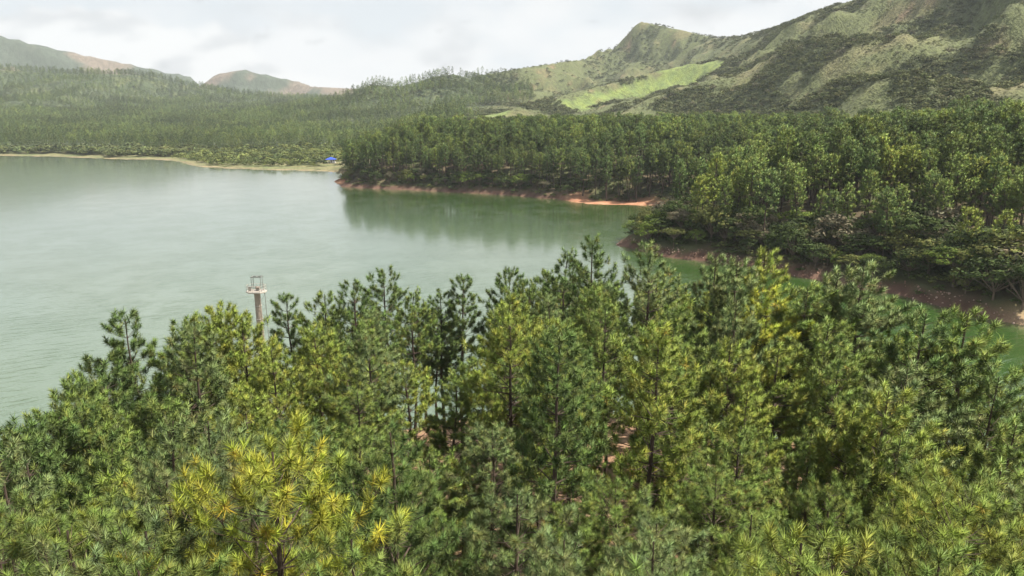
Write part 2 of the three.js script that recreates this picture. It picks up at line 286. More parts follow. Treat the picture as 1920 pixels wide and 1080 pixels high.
  if (o.joined) { trunk.p = trunk.p.concat(limbs.p); trunk.c = trunk.c.concat(limbs.c); }
  return { trunk: trunk.geo(), branches: o.joined ? null : limbs.geo(), crown: crown.geo() };
}
const LEAN = [0, 0.12, 0, 0.45, 0.6, 0.1];
const NEAR = [], MIDDLE = [], FARTHER = [];
for (let i = 0; i < 6; i++) {
  NEAR.push(pineShapes(100 + i, { base: 0.33 + 0.05 * (i % 3), radius: 2.5 + 0.25 * (i % 3), whorls: 15, perWhorl: 7, tufts: 14, needles: 66, width: 0.0098, size: 0.27, seg: 14, sides: 8, bSeg: 3, twigs: true, dead: 14, lean: LEAN[i] }));
  MIDDLE.push(pineShapes(200 + i, { base: 0.30 + 0.06 * (i % 3), radius: 2.5 + 0.25 * (i % 3), whorls: 15, perWhorl: 6, tufts: 14, needles: 34, width: 0.0215, size: 0.33, seg: 10, sides: 6, bSeg: 2, twigs: false, dead: 12, lean: LEAN[i] }));
  FARTHER.push(pineShapes(300 + i, { base: 0.4 + 0.05 * (i % 3), radius: 2.2 + 0.3 * (i % 3), whorls: 13, perWhorl: 5, tufts: 5.5, needles: 9, width: 0.1, size: 0.62, seg: 4, sides: 5, bSeg: 1, twigs: false, joined: true, dead: 3, lean: 0.1 * (i % 2) }));
}
NEAR.push(pineShapes(120, { base: 0.22, radius: 3.5, whorls: 22, perWhorl: 8, tufts: 15, needles: 66, width: 0.0098, size: 0.28, seg: 14, sides: 8, bSeg: 3, twigs: true, dead: 6, lean: 0 }));
const project = (x, y, z) => { const v = new THREE.Vector3(x, y, z).sub(camera.position).applyEuler(new THREE.Euler(-camera.rotation.x, 0, 0)); return [960 - 1300 * v.x / v.z, 540 + 1300 * v.y / v.z, -v.z]; };
const ORD = ['first', 'second', 'third', 'fourth', 'fifth', 'sixth', 'seventh', 'eighth', 'ninth', 'tenth', 'eleventh', 'twelfth', 'thirteenth', 'fourteenth', 'fifteenth', 'sixteenth', 'seventeenth', 'eighteenth', 'nineteenth', 'twentieth'];
const TENS = ['', '', 'twenty', 'thirty', 'forty', 'fifty', 'sixty', 'seventy', 'eighty', 'ninety'];
const ordinal = (n) => n <= 20 ? ORD[n - 1] : n % 10 ? TENS[Math.floor(n / 10)] + '-' + ORD[n % 10 - 1] : TENS[n / 10].replace(/y$/, 'ieth');
function pineTree(set, variant, color, x, z, height, turn, spread, label, group) {
  const s = set[variant], g = new THREE.Group(); g.name = numbered('pine_tree'); scene.add(g);
  const k = height / 20; g.position.set(x, surfaceAt(x, z), z); g.rotation.y = turn; g.scale.set(k * spread, k, k * spread);
  meshOf('trunk', s.trunk, barkMat, g); if (s.branches) meshOf('branches', s.branches, barkMat, g); meshOf('crown', s.crown, PINE_COLORS[color][1], g);
  return tag(g, label, 'pine tree', group);
}
const NEAR_PINES = [[2.4,-11.8,33.1,2],[6.8,-13.2,32.9,1],[-3.6,-15.6,31.6,2],[-8.5,-14.7,31.6,2],[1.2,-17.3,30.2,4],[-11.3,-15.3,31.3,4],[-7.0,-17.7,32.8,0],[8.0,-17.2,29.8,2],[10.6,-15.8,31.0,2],[-10.6,-16.9,30.9,4],[4.7,-19.4,29.0,4],[-4.3,-20.9,31.9,3],[0.5,-21.8,28.9,4],[13.4,-17.5,31.0,1],[9.4,-20.6,28.3,3],[-13.9,-18.3,30.0,2],[5.9,-23.1,27.2,4],[-8.9,-22.4,30.7,4],[-15.8,-19.4,29.8,2],[-13.5,-21.1,29.2,1],[-12.7,-22.7,29.3,4],[2.5,-25.9,25.6,2],[15.4,-21.0,30.0,2],[16.3,-20.2,30.6,4],[9.6,-24.2,26.9,2],[-5.8,-26.0,26.0,3],[4.9,-26.6,26.3,2],[12.6,-23.9,28.1,2],[15.5,-23.3,29.4,1],[-18.6,-22.9,27.1,3],[-12.4,-27.3,28.6,4],[9.5,-28.5,26.2,2],[-5.4,-30.5,24.3,2],[-16.1,-26.5,27.4,1],[1.9,-31.3,31.6,3],[-10.3,-30.2,27.3,3],[20.0,-25.1,28.1,2],[-14.6,-29.6,28.0,4],[10.9,-31.5,27.3,2],[-16.3,-29.9,27.9,4],[-21.1,-26.7,28.1,4],[-8.1,-33.0,25.6,2],[18.0,-28.8,27.6,2],[7.4,-34.5,31.3,1],[-13.9,-33.1,24.2,4],[-19.6,-30.2,26.3,2],[-1.2,-36.0,24.5,4],[-5.1,-35.6,23.5,2],[1.5,-36.0,23.7,1],[18.4,-30.9,29.1,1],[17.2,-31.6,27.8,1],[15.5,-32.5,26.0,2],[22.9,-28.5,25.6,4],[-23.2,-30.1,26.9,3],[-2.9,-37.9,21.9,1],[10.3,-36.6,25.3,2],[-10.9,-36.9,24.5,2],[2.7,-39.7,28.4,3],[-20.2,-34.4,24.7,3],[13.7,-37.6,26.3,1],[-24.9,-31.3,26.7,3],[-15.6,-37.5,26.0,1],[25.8,-32.1,26.8,2],[21.8,-35.1,28.7,4],[-25.3,-34.8,26.2,3],[-23.4,-36.1,26.0,2],[-9.6,-41.9,24.5,2],[9.9,-42.1,30.2,2],[3.9,-43.8,26.4,1],[20.0,-39.2,28.3,2],[14.0,-41.7,27.9,1],[-21.4,-38.9,24.8,2],[27.2,-35.8,28.0,3],[-28.6,-35.4,21.8,1],[0.1,-45.7,29.7,1],[-17.0,-42.5,22.8,1],[-26.2,-37.8,26.0,2],[5.3,-45.7,25.0,2],[17.7,-42.5,27.3,1],[-10.1,-45.8,27.3,4],[-20.6,-42.3,28.4,4],[25.2,-39.7,30.5,3],[-26.8,-39.8,26.2,2],[2.9,-47.9,27.3,1],[-4.4,-47.8,23.2,2],[11.3,-46.6,26.6,2],[27.5,-39.4,30.5,2],[21.2,-43.4,28.7,2],[-24.6,-42.5,22.9,2],[7.3,-49.3,28.0,2],[-17.0,-47.0,25.9,1],[-2.2,-49.9,23.6,2],[-7.9,-49.4,23.4,1],[-12.1,-48.5,24.3,1],[-32.6,-38.4,21.4,1],[16.3,-47.8,29.0,4],[31.3,-39.8,22.2,2],[-28.0,-43.8,26.1,3],[-0.5,-52.0,23.1,3],[26.8,-45.0,27.4,2],[3.6,-52.8,25.7,2],[-23.9,-47.3,27.6,2],[11.6,-52.0,26.2,1],[-19.5,-49.8,21.8,1],[19.7,-50.3,29.3,0],[22.2,-49.2,29.7,2],[-33.3,-43.4,19.7,3],[34.9,-42.4,22.9,2],[-27.3,-47.8,27.9,3],[-15.4,-52.8,25.3,1],[25.8,-48.6,31.4,4],[24.8,-50.2,30.6,4],[7.3,-56.2,27.7,2],[-11.8,-55.6,24.9,2],[-0.3,-56.8,24.8,1],[-29.8,-48.6,24.6,3],[-24.2,-51.6,26.5,1],[-22.0,-52.6,26.6,1],[18.2,-54.0,30.6,4],[14.2,-56.4,25.9,3],[30.1,-50.8,24.8,1],[-38.3,-45.2,18.6,3],[37.1,-46.3,21.7,4],[-23.6,-55.2,26.7,1],[11.7,-58.8,31.1,4],[17.6,-57.4,30.3,4],[3.7,-60.3,25.9,4],[25.1,-55.1,26.2,2],[-27.9,-54.0,22.8,2],[-16.5,-58.6,24.2,2],[21.4,-57.1,30.9,1],[-34.7,-50.3,18.5,2],[8.2,-63.0,26.6,2],[0.3,-63.7,25.7,2],[-23.9,-59.1,21.2,1],[18.6,-61.0,24.9,1],[33.2,-54.6,24.2,1],[-12.9,-62.6,23.6,4],[13.9,-62.5,27.5,1],[-34.3,-55.9,17.9,4],[42.5,-50.3,18.8,3],[-15.2,-65.2,26.2,3],[7.5,-66.6,30.3,3],[30.2,-60.3,23.4,1],[4.0,-67.4,22.4,4],[-18.7,-65.4,24.8,2],[-27.9,-62.6,19.8,3],[25.4,-63.7,21.2,2],[-32.9,-60.8,18.0,3],[38.3,-58.1,21.7,2],[-22.2,-66.4,24.2,3],[9.6,-69.4,24.0,2],[1.4,-71.0,24.5,2],[-18.0,-68.9,19.7,2],[17.1,-69.2,22.6,3],[22.5,-67.9,23.5,1],[43.3,-57.0,17.8,2],[-10.7,-71.2,23.6,2],[5.6,-71.8,27.5,3],[35.6,-63.0,21.2,2],[-0.9,-73.0,25.5,3],[-5.8,-73.8,24.5,3],[32.2,-68.2,24.0,2],[-32.4,-68.6,19.6,2],[-8.1,-75.6,22.6,3],[3.7,-75.9,24.8,2],[-16.9,-74.5,20.0,1],[43.2,-63.2,20.6,2],[9.0,-76.6,23.8,3],[22.5,-74.5,24.0,1],[28.2,-72.6,20.0,3],[16.2,-76.7,24.0,4],[37.3,-70.2,18.6,2],[-21.3,-76.7,19.1,2],[0.3,-79.6,21.2,2],[-14.4,-78.7,24.6,3],[5.4,-80.0,22.7,3],[-9.5,-80.9,18.9,3],[42.3,-70.2,18.3,3],[31.9,-75.7,19.1,2],[20.8,-79.6,20.5,2],[9.8,-82.3,19.3,3],[-17.0,-81.1,19.0,4],[4.6,-85.5,18.5,4],[-1.1,-85.7,18.9,3],[28.5,-80.9,20.5,2],[17.3,-84.4,20.0,3],[37.8,-77.6,19.5,3],[-11.6,-85.6,18.1,3],[24.3,-83.2,19.8,2],[35.5,-81.9,17.2,3],[13.6,-88.3,20.7,3],[8.3,-89.2,21.2,3],[21.5,-87.1,20.7,1]]; // x, z, height of the tip above the lake, needle colour
{
  const R = rngOf(77), bands = [[0, 22, 'at the near grove\'s front edge'], [22, 34, 'in the near grove\'s front rows'], [34, 46, 'amid the near grove'], [46, 58, 'in the near grove\'s back rows'], [58, 200, 'on the near grove\'s lake edge']];
  const rows = NEAR_PINES.map(([x, z, top, c]) => ({ x, z, top, c, d: Math.hypot(x, z), px: project(x, top, z)[0] }));
  for (const [a, b, where] of bands) {
    const row = rows.filter((r) => r.d >= a && r.d < b).sort((p, q) => p.px - q.px), n = row.length, seen = new Map();
    row.forEach((r) => {
      const k = (seen.get(r.c) ?? 0) + 1; seen.set(r.c, k);
      const many = row.filter((q) => q.c === r.c).length;
      const label = many === 1 ? `the only ${PINE_COLORS[r.c][0]} pine ${where}` : `${PINE_COLORS[r.c][0]} pine ${where}, ${ordinal(k)} of its colour from left`;
      const h = r.top - groundAt(r.x, r.z), variant = r.x > 12 && r.d > 30 ? 3 + Math.floor(R() * 2) : [0, 1, 2, 5][Math.floor(R() * 4)];
      const own = r.c === 0 && r.d < 25, windy = variant === 3 || variant === 4;
      pineTree(r.d < 31 ? NEAR : MIDDLE, own ? 6 : variant, r.c, r.x, r.z, h, windy ? (R() - 0.5) * 0.9 : R() * 6.28, 1 + 0.2 * (R() - 0.4) + (h < 16 ? 0.2 : 0), label, 'pines of the near grove');
    });
  }
}

// Broad crowns: leaf faces spread over lobes carried by limbs.
function broadShapes(seed, o) {
  const R = rngOf(seed), trunk = new Soup(), crown = new Soup(), H = o.height;
  const fork = [0.3 * (R() - 0.5), H * o.fork, 0.3 * (R() - 0.5)];
  trunk.tube([0, -0.8, 0], fork, o.girth, o.girth * 0.7, 6, [0.13, 0.1, 0.075]);
  for (let i = 0; i < o.lobes; i++) {
    const az = i * 2.4 + R(), q = Math.sqrt((i + 0.5) / o.lobes), r = o.radius * q * (0.8 + 0.3 * R()), y = H * (o.fork + 0.1 + (0.9 - o.fork) * (o.flat ? 0.55 + 0.35 * R() - 0.3 * q * q : 0.95 - 0.6 * q * (0.5 + 0.8 * R())));
    const c = [Math.cos(az) * r, y, Math.sin(az) * r], lr = o.lobe * (0.7 + 0.6 * R()), sq = o.flat ? 0.38 : 0.7, k0 = 0.8 + 0.4 * R();
    const mid = [c[0] * 0.5, mix(fork[1], c[1], 0.55), c[2] * 0.5];
    trunk.tube(fork, mid, o.girth * 0.45, o.girth * 0.3, 4, [0.13, 0.1, 0.075]); trunk.tube(mid, c, o.girth * 0.3, o.girth * 0.08, 3, [0.15, 0.12, 0.09]);
    for (let j = 0; j < o.leaves; j++) {
      const u = R() * 2 - 1, ph = R() * 6.283, w = Math.sqrt(1 - u * u), rr = lr * Math.pow(R(), 0.25);
      const n = [w * Math.cos(ph), u, w * Math.sin(ph)], p = [c[0] + n[0] * rr, c[1] + n[1] * rr * sq, c[2] + n[2] * rr];
      const nn = norm([n[0] + (R() - 0.5) * 1.4, n[1] + 0.5 + (R() - 0.5) * 1.4, n[2] + (R() - 0.5) * 1.4]), a = norm(cross(nn, [R() - 0.5, R() - 0.5, R() - 0.5])), b = cross(nn, a), s = o.leaf * (0.6 + 0.8 * R());
      const k = k0 * (0.8 + 0.4 * R()), col = [k * (0.9 + 0.25 * R()), k, k];
      crown.tri(add(p, a, s), add(add(p, b, s * 0.7), a, -s * 0.25), add(add(p, b, -s * 0.7), a, -s * 0.25), col);
      crown.tri(add(p, a, -s), add(add(p, b, -s * 0.6), a, s * 0.3), add(add(p, b, s * 0.6), a, s * 0.3), col);
      const m = norm([n[0] + 0.6 * nn[0] + 0.25 * c[0] / o.radius, n[1] + 0.6 * nn[1] + 0.25, n[2] + 0.6 * nn[2] + 0.25 * c[2] / o.radius]); for (let k = 0; k < 6; k++) crown.n.push(...m);
    }
  }
  return { trunk: trunk.geo(), crown: crown.geo() };
}
const BROAD = [], BUSH = [], LOW = [];
for (let i = 0; i < 5; i++) BROAD.push(broadShapes(400 + i, { height: 9, fork: i % 2 ? 0.4 : 0.18, radius: 3.6 + 0.5 * (i % 3), lobes: 24, lobe: 1.35, leaves: 62, leaf: 0.26, girth: 0.2, flat: i % 2 === 1 }));
for (let i = 0; i < 4; i++) BUSH.push(broadShapes(500 + i, { height: 1.5, fork: 0.12, radius: 0.85, lobes: 6, lobe: 0.48, leaves: 16, leaf: 0.17, girth: 0.05, flat: false }));
for (let i = 0; i < 5; i++) LOW.push(pineShapes(600 + i, { base: 0.26 + 0.05 * (i % 3), radius: 2.4 + 0.3 * (i % 2), whorls: 8, perWhorl: 4, tufts: 2.0, needles: 5, width: 0.2, size: 1.15, seg: 1, sides: 3, bSeg: 1, twigs: false, dead: 0, lean: 0 }));
const leafMat = needleMat('mixed foliage', 1, 1, 1);
const BROAD_COLORS = [['dark green', [0.062, 0.09, 0.028]], ['olive green', [0.13, 0.145, 0.045]], ['grey-brown', [0.2, 0.185, 0.12]], ['bright green', [0.14, 0.195, 0.04]]];
const BROAD_MATS = BROAD_COLORS.map(([n, c]) => needleMat(n + ' leaves', ...c));
const inFrame = (x, z, m = 60) => { if (z > -5) return false; const q = project(x, 12, z); return q[2] > 1 && q[0] > -m && q[0] < 1920 + m; };

// Fills an InstancedMesh for each variant from a list of {x, z, h, w, turn, color}, all under one named mass.
function mass(name, label, category, list, shapes, unit, mats, parts) {
  const g = new THREE.Group(); g.name = name; scene.add(g); tag(g, label, category, null, 'stuff');
  const m4 = new THREE.Matrix4(), q = new THREE.Quaternion(), up = new THREE.Vector3(0, 1, 0), c = new THREE.Color();
  shapes.forEach((s, v) => {
    const mine = list.filter((_, i) => i % shapes.length === v); if (!mine.length) return;
    for (const part of parts) {
      const im = new THREE.InstancedMesh(s[part], mats[part], mine.length); im.name = part; im.castShadow = im.receiveShadow = true; im.userData.kind = 'stuff';
      mine.forEach((t, i) => {
        m4.compose(new THREE.Vector3(t.x, surfaceAt(t.x, t.z) + (t.dy ?? 0), t.z), q.setFromAxisAngle(up, t.turn), new THREE.Vector3(t.w / unit, t.h / unit, t.w / unit)); im.setMatrixAt(i, m4);
        if (part === 'crown') im.setColorAt(i, c.setRGB(...t.color));
      });
      g.add(im);
    }
  });
  return g;
}
function jitter(x0, x1, z0, z1, step, seed, fn) { const R = rngOf(seed); for (let z = z0; z < z1; z += step) for (let x = x0; x < x1; x += step) fn(x + (R() - 0.5) * step * 0.95, z + (R() - 0.5) * step * 0.95, R); }
const pineTone = (R, x, z) => { const k = (0.75 + 0.5 * R()) * (1 + 0.25 * n2(x / 60, z / 60)), y = R(); return mix3([0.09 * k, 0.135 * k, 0.04 * k], [0.18 * k, 0.225 * k, 0.05 * k], y * y); };

// Headlands: pines behind a fringe of broadleaf trees along the water.
const rightPines = [], midPines = [], rightBroad = [], midBroad = [];
jitter(36, 330, -345, -100, 5.4, 21, (x, z, R) => {
  const s = shore(x, z); if (s < 9 || !inFrame(x, z) || surfaceAt(x, z) > 29) return;
  if (s < 24 + 8 * n2(x / 20, z / 20) && z > -232 && R() < 0.62) return;
  const h = (15.5 + 8.5 * R()) * (1 + 0.1 * n2(x / 18, z / 18)); rightPines.push({ x, z, s, h, w: h * (0.95 + 0.3 * R()), turn: R() * 6.28, color: pineTone(R, x, z), d: Math.hypot(x, z), tone: Math.floor(R() * 4) });
});
jitter(-128, 380, -610, -332, 5.6, 22, (x, z, R) => {
  const s = shore(x, z); if (s < 5 || !inFrame(x, z) || surfaceAt(x, z) > 23) return;
  if (x > 90 && z > -345) return; if (Math.hypot(x - 46, z + 335) < 12) return;
  const edge = -118 + 10 * n2(z / 25, 3); if (x < edge && z < -470) return;
  if (z < -520 - 30 * n2(x / 60, 8) && x < 0) return;
  const h = (14 + 8 * R()) * (1 + 0.12 * n2(x / 18, z / 18)); midPines.push({ x, z, s, h, w: h * (0.95 + 0.35 * R()), turn: R() * 6.28, color: pineTone(R, x, z), d: Math.hypot(x, z) });
});
jitter(36, 260, -236, -100, 4.6, 23, (x, z, R) => {
  const s = shore(x, z), wide = 22 + 10 * n2(x / 26, z / 26 + 4); if (s < 2.2 || s > wide || !inFrame(x, z, 20)) return;
  const h = (s < 7 ? 4.5 : 6.5) + 5.5 * R() * R() + 2.5 * sst(70, 110, x); rightBroad.push({ x, z, s, h, w: h * (1.05 + 0.4 * R()), turn: R() * 6.28, tone: s < 6 ? [0, 1, 0, 3][Math.floor(R() * 4)] : [0, 0, 0, 1, 2, 1, 3][Math.floor(R() * 7)], v: Math.floor(R() * 5) });
});
jitter(-114, 90, -452, -330, 5.2, 24, (x, z, R) => {
  const s = shore(x, z); if (s < 2.5 || s > 11 + 5 * n2(x / 30, z / 30) || Math.hypot(x - 46, z + 335) < 26 || !inFrame(x, z)) return;
  const h = 4 + 5 * R(); midBroad.push({ x, z, s, h, w: h * (0.95 + 0.4 * R()), turn: R() * 6.28, tone: [0, 0, 1, 2, 0, 1, 3][Math.floor(R() * 7)], v: Math.floor(R() * 5) });
});
{
  const front = rightPines.filter((t) => t.s < 60 && t.z > -300 && project(t.x, 20, t.z)[0] < 1930).sort((a, b) => (a.s + a.d * 0.15) - (b.s + b.d * 0.15)).slice(0, 112), set = new Set(front);
  const rows = [[0, 27, 'in the first row'], [27, 36, 'in the second row'], [36, 99, 'in the third row']];
  for (const [a, b, where] of rows) {
    front.filter((t) => t.s >= a && t.s < b).sort((p, q) => project(p.x, 15, p.z)[0] - project(q.x, 15, q.z)[0]).forEach((t, i) => {
      pineTree(FARTHER, i % 6, [2, 3, 2, 1][t.tone], t.x, t.z, t.h, t.turn, t.w / t.h, `tall pine ${where} on the right headland, ${ordinal(i + 1)} from its tip`, 'pines of the right headland');
    });
  }
  const rest = rightPines.filter((t) => !set.has(t)).concat(midPines);
  mass('headland_pines', 'dense pine plantation covering both headlands behind the shore trees', 'forest', rest, FARTHER, 20, { trunk: barkMat, branches: barkMat, crown: leafMat }, ['trunk', 'crown']);
}
function broadTrees(list, where, group) {
  for (let tone = 0; tone < 4; tone++) list.filter((t) => t.tone === tone).sort((p, q) => project(p.x, 5, p.z)[0] - project(q.x, 5, q.z)[0]).forEach((t, i) => {
    const s = BROAD[t.v], g = new THREE.Group(); g.name = numbered('broadleaf_tree'); scene.add(g);
    g.position.set(t.x, surfaceAt(t.x, t.z), t.z); g.rotation.y = t.turn; g.scale.set(t.w / 9, t.h / 9, t.w / 9);
    meshOf('trunk', s.trunk, barkMat, g); meshOf('crown', s.crown, BROAD_MATS[tone], g);
    tag(g, `${BROAD_COLORS[tone][0]} broadleaf tree ${where}, ${ordinal(i + 1)} of its colour from the tip`, 'broadleaf tree', group);
  });
}
broadTrees(rightBroad, 'along the right headland shore', 'shore trees of the right headland');
broadTrees(midBroad, 'along the middle headland shore', 'shore trees of the middle headland');

{ // low growth along the banks and under the headland pines
  const low = [];
  jitter(-116, 250, -455, -100, 2.3, 25, (x, z, R) => {
    const s = shore(x, z); if (s < 0.9 || s > 26 || z > -112 && x < 100 || !inFrame(x, z)) return;
    const sand = Math.hypot(x - 46, z + 335) < 24 || Math.hypot(x + 108, z + 438) < 9 || Math.hypot(x - 110, z + 131) < 9; if (sand && s < 9) return;
    if (R() > (s < 4 ? 0.35 + 0.5 * n2(x / 9, z / 9) : 0.6)) return;
    const h = (s < 4 ? 0.7 : 1.1) + 1.5 * R(), k = 0.7 + 0.6 * R(), y = R();
    low.push({ x, z, h, w: h * (1.1 + 0.6 * R()), turn: R() * 6.28, dy: -0.15, color: mix3([0.07 * k, 0.1 * k, 0.032 * k], [0.15 * k, 0.17 * k, 0.055 * k], y * y) });
  });
  mass('headland_undergrowth', 'low green undergrowth along the banks and under the headland pines', 'undergrowth', low, BUSH, 1.5, { crown: leafMat }, ['crown']);
}
// The far plain and hills: pine forest, shore scrub, mountain scrub.
const H1 = (x, z) => sst(230, 120, Math.hypot((x + 190) * 0.75, z + 1390));
{
  const far = [], add_ = (x, z, R, h) => far.push({ x, z, h, w: h * (1.1 + 0.4 * R()), turn: R() * 6.28, color: pineTone(R, x, z).map((c, i) => c * (0.85 + 0.35 * n2b(x / 170, z / 170 + i * 0.02))) });
  jitter(-1500, 40, -1500, -600, 8, 31, (x, z, R) => {
    if (!inFrame(x, z, 40)) return; const s = shore(x, z); if (s < 78 + 14 * n2(x / 50, z / 50)) return;
    if (x > -55 - 0.06 * (-z - 600) + 35 * n2(x / 80, z / 80) && H1(x, z) < 0.3) return;
    if (x > -330 && s < 150 && z > -760) return;
    if (n2b(x / 90, z / 90) > 0.72) return;
    add_(x, z, R, 12 + 7 * R());
  });
  jitter(-2000, -100, -2250, -1500, 9, 32, (x, z, R) => { if (!inFrame(x, z, 40) || fbm(x / 200, z / 200, 2) > 0.55) return; add_(x, z, R, 12 + 8 * R()); });
  mass('far_pine_forest', 'wide pine forest on the plain beyond the lake', 'forest', far, LOW, 20, { trunk: barkMat, crown: leafMat }, ['crown']);
  const scrub = [];
  jitter(-900, 40, -800, -500, 5.5, 33, (x, z, R) => {
    if (!inFrame(x, z, 40) || farFlat(x, z) < 0.4) return; const s = shore(x, z), prom = x > -330;
    if (s < (prom ? 14 + 12 * Math.max(0, n2(x / 40, z / 30)) + 26 * sst(-240, -150, x) : 34 + 22 * n2(x / 70, z / 40)) || s > (prom ? 170 : 105)) return;
    if (Math.hypot(x + 157, z + 610) < 11 || z > -612 && z < -575 && Math.abs(x + 157 - (z + 610) * 0.257) < 8) return;
    if (R() < (prom ? 0.3 : 0.12)) return;
    const h = (prom ? 3 : 5.5) + 5 * R() * R(), k = 0.7 + 0.6 * R(), y = R();
    scrub.push({ x, z, h, w: h * (1.25 + 0.6 * R()), turn: R() * 6.28, color: mix3([0.08 * k, 0.11 * k, 0.04 * k], prom ? [0.19 * k, 0.22 * k, 0.065 * k] : [0.16 * k, 0.18 * k, 0.065 * k], y) });
  });
  mass('lakeside_scrub', 'rounded green bushes along the far lake shore', 'scrub', scrub, BUSH, 1.5, { crown: leafMat }, ['crown']);
  const wild = [];
  const lump = (x, z, R, dense) => {
    const h = dense ? 2.6 + 3.2 * R() : 0.9 + 2.0 * R() * R(), k = (dense ? 0.6 : 0.75) + 0.5 * R(), y = dense ? R() * 0.85 : R();
    wild.push({ x, z, h, w: h * (1.0 + 0.5 * R()), turn: R() * 6.28, dy: -0.2, color: y < 0.75 ? mix3([0.1 * k, 0.125 * k, 0.05 * k], [0.16 * k, 0.175 * k, 0.075 * k], R()) : mix3([0.15 * k, 0.165 * k, 0.06 * k], [0.175 * k, 0.165 * k, 0.11 * k], R()) });
  };
  jitter(-120, 900, -1250, -440, 4.4, 34, (x, z, R) => {
    if (!inFrame(x, z, 40)) return; if (z > -600 && x < 150 + (z + 600) * 0.0 ) return; const w = wildMask(x, z);
    if (FIELDS.some((F) => inPoly(x, z, F))) return;
    const ws = w + 0.22 * sst(150, 350, x) - 0.1, p = mix(0.4, 0.75, sst(140, 330, x)) + 0.9 * sst(0.0, 0.12, ws); if (R() > p) return; lump(x, z, R, ws > 0.12 + 0.1 * R());
  });
  jitter(-300, 900, -1950, -1250, 8, 35, (x, z, R) => { if (!inFrame(x, z, 40)) return; const w = wildMask(x, z); if (R() > 0.06 + 0.85 * sst(-0.1, 0.25, w)) return; lump(x, z, R, true); });
  mass('mountain_scrub', 'dark scrub and low trees scattered over the grassy mountain slopes', 'scrub', wild, BUSH, 1.5, { crown: leafMat }, ['crown']);
}

